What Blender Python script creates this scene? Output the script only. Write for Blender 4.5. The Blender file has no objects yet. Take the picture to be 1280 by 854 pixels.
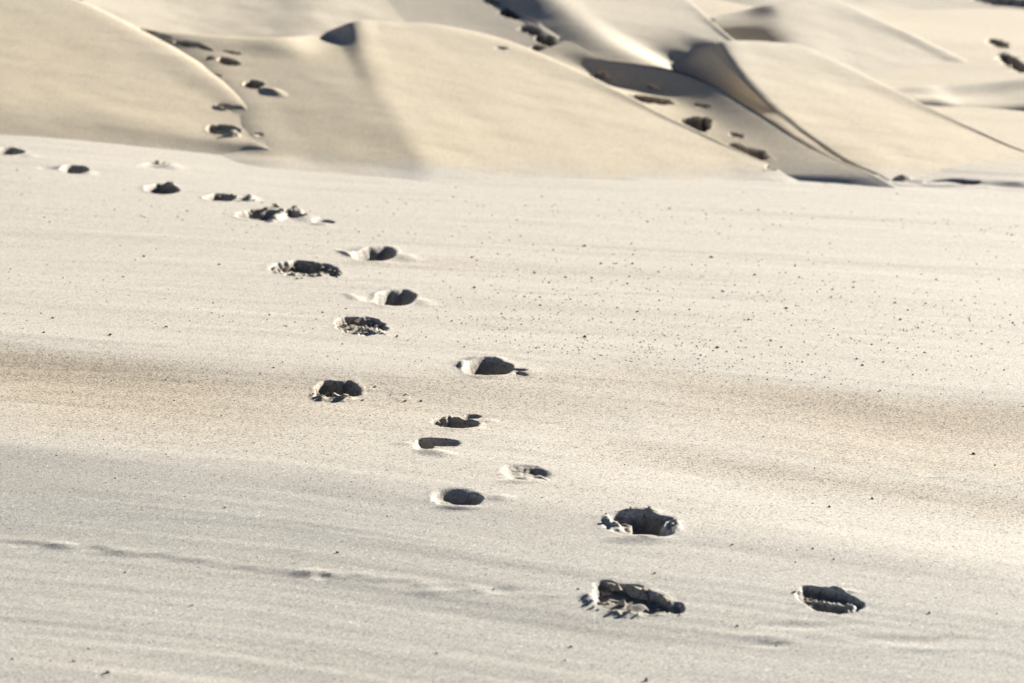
import bpy, math, random
import numpy as np
from mathutils import Matrix, Vector

rng = np.random.default_rng(7)
random.seed(7)
scene = bpy.context.scene
COL = scene.collection

# ------------------------------------------------------------------ camera
FPX, CU, CV = 2700.0, 640.0, 427.0          # focal length in pixels of the 1280x854 photograph
CAM = np.array([0.0, 0.0, 2.5])
PITCH = math.atan((427 + 102) / FPX)
ROLL = math.atan(0.05)
cp, sp = math.cos(PITCH), math.sin(PITCH)
FWD = np.array([0, cp, -sp])
_r0, _u0 = np.array([1.0, 0, 0]), np.array([0, sp, cp])
RGT = _r0 * math.cos(ROLL) + _u0 * math.sin(ROLL)
UPV = _u0 * math.cos(ROLL) - _r0 * math.sin(ROLL)
cam_d = bpy.data.cameras.new("camera")
cam = bpy.data.objects.new("camera", cam_d)
COL.objects.link(cam)
cam.matrix_world = Matrix(((RGT[0], UPV[0], -FWD[0], CAM[0]),
                           (RGT[1], UPV[1], -FWD[1], CAM[1]),
                           (RGT[2], UPV[2], -FWD[2], CAM[2]), (0, 0, 0, 1)))
cam_d.sensor_width = 36.0
cam_d.lens = 36.0 * FPX / 1280.0
cam_d.clip_start, cam_d.clip_end = 0.1, 6000
cam_d.dof.use_dof = True
cam_d.dof.focus_distance = 10.8
cam_d.dof.aperture_fstop = 2.2
scene.camera = cam

# ------------------------------------------------------------------ light
SUN_EL, SUN_BACK = math.radians(22), math.radians(43)
SDIR = Vector((math.cos(SUN_EL) * math.cos(SUN_BACK), math.cos(SUN_EL) * math.sin(SUN_BACK), math.sin(SUN_EL)))
w = bpy.data.worlds.new("World")
scene.world = w
w.use_nodes = True
nt = w.node_tree
nt.nodes.clear()
sky = nt.nodes.new("ShaderNodeTexSky")
sky.sky_type = 'NISHITA'
sky.sun_disc = False
sky.sun_elevation = SUN_EL
sky.sun_rotation = math.radians(90) - SUN_BACK
sky.air_density, sky.dust_density, sky.ozone_density = 0.22, 0.0, 1.0
scene.cycles.max_bounces = 4
scene.cycles.diffuse_bounces = 1
bg = nt.nodes.new("ShaderNodeBackground")
bg.inputs['Strength'].default_value = 0.05
wo = nt.nodes.new("ShaderNodeOutputWorld")
nt.links.new(sky.outputs[0], bg.inputs[0])
nt.links.new(bg.outputs[0], wo.inputs[0])
sun_d = bpy.data.lights.new("sun", 'SUN')
sun_d.energy = 5.0
sun_d.angle = math.radians(0.5)
sun_d.color = (1.0, 0.95, 0.87)
sun = bpy.data.objects.new("sun", sun_d)
sun.rotation_euler = SDIR.to_track_quat('Z', 'Y').to_euler()
sun.location = SDIR * 60
COL.objects.link(sun)
vs = scene.view_settings
vs.view_transform, vs.look, vs.gamma, vs.use_curve_mapping = 'Standard', 'None', 1, False
vs.exposure = 1.56


# ------------------------------------------------------------------ helpers
def ray(u, v):
    return FWD + (u - CU) / FPX * RGT + (CV - v) / FPX * UPV


def pt(u, v, z):
    return CAM + z * ray(u, v)


def project(P):
    d = P - CAM
    z = d @ FWD
    z = np.where(np.abs(z) < 1e-3, 1e-3, z)
    return CU + FPX * (d @ RGT) / z, CV - FPX * (d @ UPV) / z, z


def smooth(a, b, x):
    t = np.clip((x - a) / (b - a), 0, 1)
    return t * t * (3 - 2 * t)


def softplus(x, k):
    return k * np.logaddexp(0, x / k)


def _hash(i, j, seed):
    n = (i.astype(np.int64) * 374761393 + j.astype(np.int64) * 668265263 + seed * 974634777) & 0x7fffffff
    n = ((n ^ (n >> 13)) * 1274126177) & 0x7fffffff
    n = n ^ (n >> 16)
    return (n & 0xffff) / 32767.5 - 1.0


def noise(x, y, seed=0):
    i, j = np.floor(x), np.floor(y)
    fx, fy = x - i, y - j
    fx, fy = fx ** 3 * (fx * (fx * 6 - 15) + 10), fy ** 3 * (fy * (fy * 6 - 15) + 10)
    a, b = _hash(i, j, seed), _hash(i + 1, j, seed)
    c, d = _hash(i, j + 1, seed), _hash(i + 1, j + 1, seed)
    return (a * (1 - fx) + b * fx) * (1 - fy) + (c * (1 - fx) + d * fx) * fy


def fbm(x, y, seed=0, n=3):
    s, a, t = 0.0, 1.0, 0.0
    for k in range(n):
        s = s + a * noise(x * 2 ** k + 13.7 * k, y * 2 ** k - 7.1 * k, seed + k)
        t += a
        a *= 0.5
    return s / t


def flat_hit(u, v, z0=0.0):
    r = ray(u, v)
    t = (z0 - CAM[2]) / r[2]
    return CAM + t * r


def line_y(pts):
    """an edge read across the sand, as y over x on the ground"""
    P = np.array([flat_hit(u, v) for u, v in pts])
    o = np.argsort(P[:, 0])
    xs, ys = P[o, 0], P[o, 1]
    return lambda x: np.interp(x, xs, ys)


# ------------------------------------------------------------------ the ground's own relief
L_FORE = line_y([(-400, 520), (0, 553), (370, 592), (740, 648), (900, 668), (1100, 696), (1400, 742)])
L_STEP = line_y([(-300, 412), (0, 428), (200, 449), (330, 462), (500, 464), (650, 456), (780, 448),
                 (900, 466), (1100, 492), (1280, 500), (1600, 520)])
L_STEP2 = line_y([(-300, 500), (300, 520), (700, 530), (850, 552), (980, 574), (1280, 612), (1500, 640)])
L_TOE = line_y([(-300, 150), (0, 166), (300, 188), (520, 211), (900, 219), (1280, 233), (1600, 250)])


def H0(x, y):
    xx = np.clip(x, -12, 12)
    ramp = 0.10 * softplus(y - 22.4 - 0.25 * noise(x * .4, y * .3, 91), 0.25)
    ramp = 6.0 * (1 - np.exp(-ramp / 6.0))
    h = ramp
    near = 1 - smooth(18, 21, y)
    h = h + 0.13 * smooth(-1.8, -5.2, x) * smooth(15, 21.3, y)
    # foreground falls away towards the lower left
    d = L_FORE(x) - y
    f = smooth(-0.5, 1.2, d)
    h = h - 0.06 * softplus(d, 0.12) * (1 - smooth(3, 5, d) * .6) * near
    h = h + 0.028 * f * (np.clip(x, -3, 3) - 1.0) * near
    # low scarp across the middle, highest at both sides
    d1 = L_STEP(x) - y
    amp = 0.024 + 0.026 * smooth(-.6, -2.6, x) + 0.026 * smooth(.8, 2.4, x)
    h = h - amp * smooth(-.35, .75, d1) * (1 - smooth(0.7, 2.2, d1)) * near
    d2 = L_STEP2(x) - y
    h = h - 0.022 * smooth(-.15, .5, d2) * (1 - smooth(.5, 1.4, d2)) * smooth(-.2, 1.2, x) * near
    # wind combed streaks, nearly level left to right
    q = y + 0.035 * x * smooth(9.5, 14, y) - (L_FORE(xx) - L_FORE(0 * xx)) * smooth(14, 9.5, y)
    st = 0.006 * fbm(x * .45, q * 2.6, 3, 3) + 0.0022 * fbm(x * 1.3, q * 9, 17, 2)
    st = st * (1 - .35 * smooth(14, 9, y)) + 0.0026 * fbm(x * .35, q * 7.5, 29, 2) * smooth(-.3, .8, d)
    st = st + 0.01 * fbm(x * .3, q * 1.1, 41, 2)
    st = st + 0.005 * np.exp(-((d + .12) / .22) ** 2) * near + 0.0011 * fbm(x * .8, q * 22, 37, 2) * smooth(0, .6, d) * near
    # hummocky drift at the foot of the dunes
    toe = np.exp(-((y - L_TOE(x) + .15) / .35) ** 2)
    st = st + 0.055 * toe * fbm(x * 1.1, y * 3.0, 53, 3)
    far = smooth(24, 40, y)
    st = st * (1 - far) + far * 0.5 * fbm(xx * 0 + x * .06, y * .05, 77, 3)
    return h + st


def ground_hit(u, v):
    """first place where the line of sight meets the open sand"""
    r = ray(u, v)
    tt = np.arange(4.0, 60.0, .02)
    P = CAM + tt[:, None] * r
    g = P[:, 2] - H0(P[:, 0], P[:, 1])
    k = int(np.argmax(g <= 0)) if (g <= 0).any() else len(tt) - 1
    f = g[k - 1] / (g[k - 1] - g[k] + 1e-9) if k else 0
    return CAM + (tt[k - 1] + f * .02) * r


# ------------------------------------------------------------------ surfaces as parameter sheets
class Sheet:
    def __init__(self, name):
        self.name, self.blobs = name, []

    def disp(self, x, y):
        z = np.zeros_like(x)
        for b in self.blobs:
            dx, dy = x - b['c'][0], y - b['c'][1]
            R = b['rad']
            m = (np.abs(dx) < R) & (np.abs(dy) < R)
            if not m.any():
                continue
            dx, dy = dx[m], dy[m]
            p = b['inv'][0, 0] * dx + b['inv'][0, 1] * dy
            q = b['inv'][1, 0] * dx + b['inv'][1, 1] * dy
            r = (np.abs(p) ** b['e'] + np.abs(q) ** b['e']) ** (1 / b['e'])
            if b['rough']:
                r = r + b['rough'] * fbm(x[m] * b['nk'], y[m] * b['nk'], b['seed'], 3)
            if b['wob']:
                r = r + b['wob'] * fbm(p * 1.3 + b['seed'], q * 1.3 - b['seed'], b['seed'] + 3, 2)
            s = smooth(0, 1, (1 - r) / (b['w'] + b['asym'] * np.clip(.15 - p, 0, 1.2)))
            val = b['h'] * s
            if b['crumb']:
                n = fbm(x[m] * b['nk'] * 1.3, y[m] * b['nk'] * 1.3, b['seed'] + 9, 2)
                val = val + b['crumb'] * (np.abs(n) * 2 - .4) * s
            if b['h'] < -.02 and b['wob']:
                val = val + (.05 * b['h'] * fbm(p * 4, q * 4, b['seed'] + 5, 3)) * s
                push = np.clip(.55 + .9 * fbm(p * 1.1, q * 1.1, b['seed'] + 7, 2), 0, 1.2)
                rim = np.exp(-((r - 1.10) / .13) ** 2) * smooth(1.34, 1.15, r) * push * min(.0035, .05 * -b['h'])
            else:
                rim = 0
            if b['tilt']:
                val = val * (1 + b['tilt'][0] * p + b['tilt'][1] * q)
            z[m] += val + rim
        return z

    def normal_at(self, c):
        P = self._tab[0]
        d = ((P - c) ** 2).sum(1)
        k = np.argsort(d)[:60]
        A = np.c_[P[k, 0] - c[0], P[k, 1] - c[1], np.ones(len(k))]
        g = np.linalg.lstsq(A, P[k, 2], rcond=None)[0]
        n = np.array([-g[0], -g[1], 1.0])
        return n / np.linalg.norm(n)

    def full(self, s, t):
        P = self.pos(s, t)
        P[..., 2] += self.disp(P[..., 0], P[..., 1])
        return P

    def hit(self, u, v, err=False):
        """where the line of sight through a photograph pixel first meets this sheet"""
        if not hasattr(self, '_tab'):
            s, t = np.meshgrid(np.linspace(0, self.ns, 420), np.linspace(0, self.tmax, 420), indexing='ij')
            P = self.pos(s.ravel(), t.ravel())
            self._tab = (P, *project(P))
        P, uu, vv, zz = self._tab
        d = (uu - u) ** 2 + (vv - v) ** 2
        near = np.nonzero(d < max(9.0, d.min() * 1.5))[0]
        z0 = zz[near].min()
        near = near[zz[near] < z0 + .35]
        k = near[np.argsort(d[near])[:6]]
        wt = 1 / (d[k] + .05)
        p = (P[k] * wt[:, None]).sum(0) / wt.sum()
        return (p, math.sqrt(d[k].min())) if err else p


class Ground(Sheet):
    def __init__(self):
        super().__init__('sand_ground')
        ys = [-40, -25, -15, -8, -3, 0, 2, 3.2, 4.2]
        y = 4.6
        while y < 24.5:
            ys.append(y)
            y += y * 0.0026
        while y < 40:
            ys.append(y)
            y += .12
        while y < 3500:
            ys.append(y)
            y += (y - 38.5) * .12
        self.Y = np.array(ys)
        a = list(np.arange(-0.275, 0.2751, 0.0026))
        b, st = 0.275, .006
        right = []
        while b < 1.6:
            b += st
            st *= 1.25
            right.append(b)
        self.A = np.array([-q for q in right[::-1]] + a + right)
        self.ns, self.nt = len(self.A) - 1, len(self.Y) - 1

    def pos(self, s, t):
        y = np.interp(t, np.arange(len(self.Y)), self.Y)
        a = np.interp(s, np.arange(len(self.A)), self.A)
        wd = np.where(y > 5, y, 5 + np.maximum(0, 5 - y))
        x = a * wd
        return np.stack([x, y, H0(x, y)], -1)

    def hit(self, u, v):
        return ground_hit(u, v)

    def normal_at(self, c):
        f = lambda dx, dy: float(H0(np.array([c[0] + dx]), np.array([c[1] + dy]))[0])
        n = np.array([-(f(.2, 0) - f(-.2, 0)) / .4, -(f(0, .3) - f(0, -.3)) / .6, 1.0])
        return n / np.linalg.norm(n)


def cr(P, t, axis):
    """Catmull-Rom along one axis of a control net, sampled at float indices t"""
    n = P.shape[axis]
    i = np.clip(np.floor(t).astype(int), 0, n - 2)
    f = t - i
    idx = [np.clip(i + k, 0, n - 1) for k in (-1, 0, 1, 2)]
    wts = [-.5 * f + f * f - .5 * f ** 3, 1 - 2.5 * f * f + 1.5 * f ** 3, .5 * f + 2 * f * f - 1.5 * f ** 3, -.5 * f * f + .5 * f ** 3]
    return idx, wts


def visible_sheet(u, v):
    """the sheet a line of sight meets first"""
    best, bz = 'G', (ground_hit(u, v) - CAM) @ FWD
    for k, S in SHEETS.items():
        if k == 'G':
            continue
        p, e = S.hit(u, v, True)
        z = (p - CAM) @ FWD
        if e < 2.5 and z < bz:
            best, bz = k, z
    return best


def densify(P, axis, n=8):
    """Hermite resampling with tangents held short, so uneven rows never overshoot"""
    P = np.moveaxis(P, axis, 0)
    seg = np.diff(P, axis=0)
    ln = np.linalg.norm(seg, axis=-1, keepdims=True) + 1e-9
    m = np.zeros_like(P)
    m[1:-1] = .5 * (seg[1:] + seg[:-1])
    lim = 1.1 * np.minimum(ln[1:], ln[:-1])
    q = np.linalg.norm(m[1:-1], axis=-1, keepdims=True) + 1e-9
    m[1:-1] *= np.minimum(1, lim / q)
    m[0], m[-1] = seg[0], seg[-1]
    out = []
    for i in range(len(P) - 1):
        for k in range(n):
            t = k / n
            out.append((2 * t ** 3 - 3 * t * t + 1) * P[i] + (t ** 3 - 2 * t * t + t) * m[i]
                       + (-2 * t ** 3 + 3 * t * t) * P[i + 1] + (t ** 3 - t * t) * m[i + 1])
    out.append(P[-1])
    return np.moveaxis(np.array(out), 0, axis)


class Loft(Sheet):
    """net[c][r] = 3D control points: c across, r from the foot over the crest down the back"""
    def __init__(self, name, net, front, cell=.035, und=.013, seed=5, along=False):
        super().__init__(name)
        net = np.array(net, float)
        if along:
            ext = net[0] + (net[0] - net[1]) * .35 - np.array([0, 0, .03])
            net = np.concatenate([ext[None], net], 0)
        else:
            ext = net[:, 0] + np.array([0, -.55, -.07])
            net = np.concatenate([ext[:, None], net], 1)
        self.net = net
        self.nr0 = net.shape[1]
        self.und, self.seed = und, seed
        lc = np.linalg.norm(np.diff(self.net, axis=0), axis=2).mean(1).sum()
        lr = np.linalg.norm(np.diff(self.net, axis=1), axis=2).mean(0).sum()
        self.ns, self.nt = int(lc / cell), int(lr / cell)
        self.tmax = self.nt if along else self.nt * (front + 1) / (self.nr0 - 1)
        self.net = densify(densify(net, 1), 0)
        self.nc, self.nr = self.net.shape[:2]

    def pos(self, s, t):
        c, r = s / self.ns * (self.nc - 1), t / self.nt * (self.nr - 1)
        ic, wc = cr(self.net, c, 0)
        ir, wr = cr(self.net, r, 1)
        P = 0
        for a in range(4):
            for b in range(4):
                P = P + self.net[ic[a], ir[b]] * (wc[a] * wr[b])[..., None]
        x, y = P[..., 0], P[..., 1]
        P[..., 2] += self.und * fbm(x * .9, y * .9, self.seed, 3) + .0025 * fbm(x * 2 - y, y * 4 + x, self.seed + 4, 2)
        return P


# ------------------------------------------------------------------ dunes
def on(u, v, p0, az, s):
    """line of sight (u, v) meets the plane through p0 falling with slope s towards compass az (deg, 0 = +x, 90 = +y)"""
    n = np.array([s * math.cos(math.radians(az)), s * math.sin(math.radians(az)), 1.0])
    r = ray(u, v)
    t = (np.dot(n, p0) - np.dot(n, CAM)) / np.dot(n, r)
    return CAM + t * r


def back(p, dx, dy, dz):
    return np.array([p[0] + dx, p[1] + dy, p[2] + dz])


def add_back(rows, d1=(.2, 1.0, -.25), d2=(.6, 3.0, -1.6)):
    c = rows[-1]
    k = min(1.0, max(.12, np.linalg.norm(c - rows[-2]) / .9))
    return rows + [back(c, d1[0] * k, d1[1] * k, d1[2] * k), back(c, *d2)]


def grad_plane(lit_fn, pa, pb, k):
    """a plane through the spine seen from pa to pb, falling to the left of it by k more than the lit face"""
    A, B, C = lit_fn(*pa), lit_fn(*pb), lit_fn(pa[0] + 40, pa[1] - 5)
    n = np.cross(C - A, B - A)
    g = -n[:2] / n[2]
    d = (B - A)[:2] / np.linalg.norm((B - A)[:2])
    g = g - k * np.array([-d[1], d[0]])
    nn = np.array([-g[0], -g[1], 1.0])
    return lambda u, v: CAM + ray(u, v) * (np.dot(nn, A - CAM) / np.dot(nn, ray(u, v)))


TOEP = pt(640, 214, 21.36)
SHEETS = {}

# dune at the left edge: smooth lit face towards the camera
A0 = pt(170, 182, 21.42)
netA = []
for foot, low, mid, high, crest in [
        ((-420, 140), (-410, 90), (-400, 30), (-380, -40), (-360, -120)),
        ((-220, 152), (-215, 100), (-210, 40), (-200, -20), (-190, -85)),
        ((-60, 164), (-58, 125), (-55, 80), (-50, 25), (-45, -50)),
        ((60, 172), (62, 140), (66, 105), (72, 60), (80, -6)),
        ((150, 180), (152, 155), (156, 125), (162, 85), (172, 36)),
        ((230, 187), (232, 168), (236, 148), (242, 118), (252, 82)),
        ((300, 192), (301, 180), (303, 168), (306, 152), (312, 132)),
        ((352, 196), (352, 194), (352, 191), (351, 188), (350, 184))]:
    f = on(*foot, A0, -80, .21)
    f[2] -= .06
    rows = [f] + [on(*q, A0, -80, s) for q, s in ((low, .205), (mid, .21), (high, .21), (crest, .208))]
    netA.append(add_back(rows, (.05, .7, -.22), (.6, 2.6, -1.7)))
netA.append([p + np.array([.5, .2, -.2]) for p in netA[-1]])
SHEETS['A'] = Loft('sand_dune', netA, 4, seed=11)

# middle dune: pointed brink, dark slip face on its left, wide lit face
lit = lambda u, v: on(u, v, TOEP, -68, .21)
PB = lit(442, 28)          # the peak
slip = lambda u, v: on(u, v, PB, 205, .66)
netB = []
fl = grad_plane(lit, (535, 213), (474, 106), .12)
for col in [
        [(240, 182), (205, 125), (170, 84), (130, 50), (90, 24)],
        [(330, 192), (300, 136), (270, 96), (234, 62), (190, 36)],
        [(398, 203), (366, 152), (336, 108), (310, 72), (285, 47)],
        [(455, 208), (430, 158), (404, 112), (380, 76), (355, 48)]]:
    netB.append(add_back([fl(*q) + {240: .35}.get(col[0][0], 0) * ray(*q) for q in col], (-.1, .6, -.12), (.3, 2.5, -1.0)))
netB.append(add_back([fl(502, 211), fl(478, 162), fl(450, 112), slip(426, 62) * .45 + fl(426, 62) * .55, slip(402, 42)], (.05, .6, -.15), (.4, 2.5, -1.2)))
netB.append(add_back([lit(535, 213), lit(506, 160), lit(474, 106), lit(452, 58), PB], (.2, .6, -.12), (.6, 2.5, -1.2)))
for rows in [
        [(568, 214), (538, 160), (506, 106), (484, 60), (472, 27.5)],
        [(615, 216), (584, 162), (548, 111), (520, 64), (503, 29)],
        [(680, 217), (648, 165), (612, 118), (576, 70), (545, 31)],
        [(770, 219), (742, 175), (708, 134), (668, 92), (625, 48)],
        [(850, 220), (830, 192), (802, 162), (765, 124), (718, 86)],
        [(920, 221), (908, 208), (892, 190), (868, 168), (838, 147)],
        [(985, 222), (982, 219), (978, 216), (972, 212), (962, 206)]]:
    r = [lit(*q) for q in rows]
    netB.append(add_back(r, (0, .6, -.17), (.4, 2.4, -1.2)))
netB.append(add_back([lit(*q) - np.array([0, 0, .10]) for q in ((1046, 226), (1043, 223), (1040, 220), (1036, 217), (1028, 213))], (0, .6, -.17), (.4, 2.4, -1.2)))
SHEETS['B'] = Loft('sand_dune', netB, 4, seed=21)

# right dune with the big dark slip face
TOED = pt(1130, 222, 22.7)
litD = lambda u, v: on(u, v, TOED, -68, .195)
PD = litD(905, 52)
slipD = lambda u, v: on(u, v, PD, 203, .85)
netD = []
flD = grad_plane(litD, (1110, 223), (992, 150), .28)
netD.append(add_back([p + np.array([0, .15, -.14]) for p in (flD(1030, 222), flD(980, 196), flD(905, 150), flD(845, 108), flD(785, 76))], (-.1, .5, -.05), (.2, 2.5, -.9)))
netD.append(add_back([flD(1085, 223), flD(1030, 198), flD(960, 150), slipD(890, 104), slipD(842, 71)], (0, .5, -.1), (.3, 2.5, -1.0)))
netD.append(add_back([flD(1100, 223), flD(1049, 199), flD(981, 150), .5 * (flD(924, 99) + slipD(924, 99)), slipD(888, 57)], (.1, .5, -.12), (.4, 2.5, -1.1)))
netD.append(add_back([flD(1110, 223), flD(1060, 199), flD(992, 150), litD(936, 96), PD], (.2, .5, -.12), (.5, 2.5, -1.1)))
for rows in [
        [(1145, 223.5), (1092, 194), (1026, 147), (968, 94), (934, 51)],
        [(1175, 225), (1122, 191), (1060, 145), (1006, 98), (968, 53)],
        [(1200, 226), (1150, 190), (1095, 148), (1045, 104), (1003, 57)],
        [(1255, 229), (1218, 202), (1175, 170), (1132, 134), (1090, 97)],
        [(1325, 233), (1300, 215), (1270, 194), (1235, 172), (1196, 152)],
        [(1400, 238), (1385, 230), (1368, 220), (1345, 210), (1315, 200)],
        [(1520, 246), (1515, 243), (1508, 240), (1500, 236), (1480, 232)]]:
    r = [litD(*q) for q in rows]
    netD.append(add_back(r, (0, .6, -.17), (.4, 2.4, -1.2)))
SHEETS['D'] = Loft('sand_dune', netD, 4, seed=31)

# narrow lit ridge in front of the right dune's shaded trough
PRP = pt(850, 166, 23.75)
flR = lambda u, v: on(u, v, PRP, -112, .25)
netR = []
for k, (foot, lmid, ridge, right) in enumerate([
        ((960, 216), (1020, 217), (1082, 219), (1097, 221)),
        ((905, 200), (962, 193), (1006, 183), (1021, 189)),
        ((850, 166), (900, 155), (940, 140), (955, 148)),
        ((810, 140), (850, 128), (885, 106), (900, 114)),
        ((765, 118), (800, 112), (838, 88), (850, 94)),
        ((735, 104), (762, 103), (790, 80), (803, 84)),
        ((700, 88), (722, 82), (744, 73), (757, 77)),
        ((660, 66), (685, 60), (706, 52), (717, 55))]):
    sc_ = (0, 0, .10, .22, .33, .34, .12, 0)[k]
    r, m, f = flR(*ridge), flR(*lmid), flR(*foot)
    m = m + sc_ * ray(*lmid)
    q = on(*right, r, -66, .27)
    g = flR(foot[0] - 120, foot[1] - 20)
    netR.append([g, f, m, r, q, q + np.array([.12, .28, -.26])])
SHEETS['R'] = Loft('sand_ridge', netR, 4, cell=.03, seed=41, und=.004, along=True)

# far dunes
PSS = pt(700, 75, 26.9)
flS = lambda u, v: on(u, v, PSS, -102, .2)
F0 = [flS(790, 92), flS(722, 66), flS(680, 44), flS(645, 18), flS(600, -12)]
F1 = [on(u, v, p, 212, sl) for (u, v), p, sl in zip([(828, 84), (768, 56), (728, 32), (698, 8), (660, -24)], F0, (.12, .2, .27, .3, .3))]
TOEF = F1[2]
litF = lambda u, v: on(u, v, TOEF, -68, .2)
netF = []
netF.append(add_back(F0, (-.2, 1, -.1), (0, 4, -.8)))
netF.append(add_back([.5 * (p + litF(*q)) for p, q in zip(F1, [(828, 84), (768, 56), (728, 32), (698, 8), (660, -24)])], (-.1, 1, -.1), (0, 4, -.8)))
for rows in [
        [(850, 88), (800, 56), (762, 30), (735, 4), (700, -34)],
        [(890, 92), (855, 60), (828, 34), (806, 5), (780, -34)],
        [(925, 95), (900, 70), (885, 50), (868, 25), (846, -12)],
        [(960, 98), (945, 84), (935, 74), (925, 62), (910, 44)],
        [(1000, 104), (995, 100), (990, 96), (985, 92), (975, 84)]]:
    netF.append(add_back([litF(*q) + e * ray(*q) for q, e in zip(rows, (1.2, .5, .1, 0, 0))], (0, .8, -.2), (.5, 3, -1.4)))
SHEETS['F'] = Loft('sand_dune', netF, 4, cell=.05, seed=51)

TOEE = pt(1080, 95, 29.0)
litE = lambda u, v: on(u, v, TOEE, -70, .2)
PE = litE(966, 6)
netE = []
netE.append(add_back([pt(880, 70, 30.60), pt(885, 58, 31.00), pt(888, 46, 31.40), pt(890, 34, 31.80), pt(893, 24, 32.30)], (-.3, 1, -.1), (0, 4, -1)))
netE.append(add_back([pt(940, 80, 30.20), pt(938, 64, 30.60), pt(936, 46, 31.10), pt(934, 30, 31.60), on(930, 14, PE, 215, .6)], (-.1, .8, -.1), (0, 4, -1)))
netE.append(add_back([litE(1010, 90), litE(1000, 68), litE(990, 48), litE(978, 26), PE], (0, .8, -.1), (0.2, 4, -1)))
for rows in [
        [(1080, 110), (1070, 80), (1060, 54), (1048, 28), (1035, -2)],
        [(1160, 140), (1150, 110), (1138, 80), (1125, 52), (1112, 30)],
        [(1250, 170), (1242, 140), (1232, 118), (1222, 98), (1210, 76)],
        [(1360, 200), (1352, 180), (1345, 162), (1335, 146), (1320, 130)],
        [(1520, 230), (1515, 222), (1510, 212), (1500, 205), (1490, 200)]]:
    netE.append(add_back([litE(*q) for q in rows], (0, .8, -.2), (.5, 3, -1.4)))
SHEETS['E'] = Loft('sand_dune', netE, 4, cell=.05, seed=61)

# dune behind the pointed brink, top left of centre
TOEC = pt(420, 70, 28.8)
litC = lambda u, v, s=.2: on(u, v, TOEC, -70, s)
netC = []
for k, rows in enumerate([
        [(60, 60), (80, 30), (100, 5), (120, -20), (140, -60)],
        [(200, 75), (210, 45), (222, 20), (236, -5), (250, -45)],
        [(300, 78), (312, 50), (326, 25), (340, 0), (352, -36)],
        [(370, 80), (382, 55), (396, 30), (410, 6), (425, -30)],
        [(450, 84), (462, 62), (474, 38), (486, 14), (500, -12)],
        [(530, 90), (540, 70), (548, 50), (554, 36), (562, 22)],
        [(610, 100), (618, 86), (624, 72), (630, 62), (636, 52)]]):
    dip = (.0, .35, .25, 0, 0, 0, 0)[k]
    netC.append(add_back([litC(*q) + np.array([0, 0, 0]) + dip * ray(*q) for q in rows], (0, .8, -.2), (.5, 3, -1.4)))
SHEETS['C'] = Loft('sand_dune', netC, 4, cell=.05, seed=71, und=.03)

# low shoulder between the middle dune's crest and the trodden valley
netS = []
for foot, lmid, ridge, right in [
        ((600, 110), (700, 104), (775, 104), (830, 108)),
        ((560, 80), (650, 78), (722, 84), (765, 84)),
        ((540, 60), (620, 52), (684, 56), (725, 60)),
        ((520, 40), (590, 30), (656, 34), (690, 38)),
        ((500, 20), (560, 8), (622, 4), (655, 6)),
        ((480, -8), (530, -18), (580, -24), (610, -26))]:
    f, m, r, q = flS(*foot) + .12 * ray(*foot), flS(*lmid) + .10 * ray(*lmid), flS(*ridge), flS(*right)
    netS.append([f, m, r, q, q + np.array([.6, .3, -.35])])
SHEETS['S'] = Loft('sand_ridge', netS, 4, cell=.05, seed=81, und=.004, along=True)

# right edge: shaded brink and the pale surface above it
netH = []
for foot, mid, brink, top1, top2 in [
        ((1085, 190), (1088, 160), (1090, 127), (1080, 121), (1068, 114)),
        ((1168, 196), (1170, 160), (1174, 128), (1160, 118), (1145, 108)),
        ((1205, 200), (1206, 162), (1208, 133), (1195, 119), (1180, 106)),
        ((1250, 205), (1250, 165), (1250, 134), (1245, 117), (1235, 102)),
        ((1330, 205), (1328, 165), (1325, 129), (1325, 108), (1325, 92)),
        ((1450, 205), (1446, 165), (1440, 126), (1440, 100), (1440, 82))]:
    b_ = pt(*brink, 27.0)
    netH.append([on(*foot, b_, -105, .46), on(*mid, b_, -105, .64), b_, on(*top1, b_, -120, .12), on(*top2, b_, -120, .14), on(*top2, b_, -120, .14) + np.array([0, 2, -.5])])
SHEETS['H'] = Loft('sand_dune', netH, 4, cell=.05, seed=95)

# pale grey sand behind everything, top right
netK = []
for k, (u0, u1) in enumerate([(820, 780), (960, 930), (1080, 1060), (1180, 1165), (1290, 1280), (1420, 1420), (1600, 1600)]):
    vv = [(60, 44, 26, 8, -14), (40, 25, 12, -4, -24), (60, 40, 20, 4, -18), (90, 66, 40, 16, -10), (140, 100, 62, 28, -6), (150, 105, 64, 20, -30), (150, 105, 60, 10, -50)][k]
    zz = (32.8, 33.8, 34.9, 36.1, 37.6)
    netK.append(add_back([pt(u0 + (u1 - u0) * i / 4, vv[i], zz[i]) for i in range(5)], (0, 1.2, -.05), (0, 5, -.6)))
SHEETS['K'] = Loft('sand_dune', netK, 4, cell=.07, seed=103)

SHEETS['G'] = Ground()

# ------------------------------------------------------------------ footprints: relief pressed into the sheets
PRINTS = []          # dict(label, sheet, blobs, moisture and shade tint)


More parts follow.
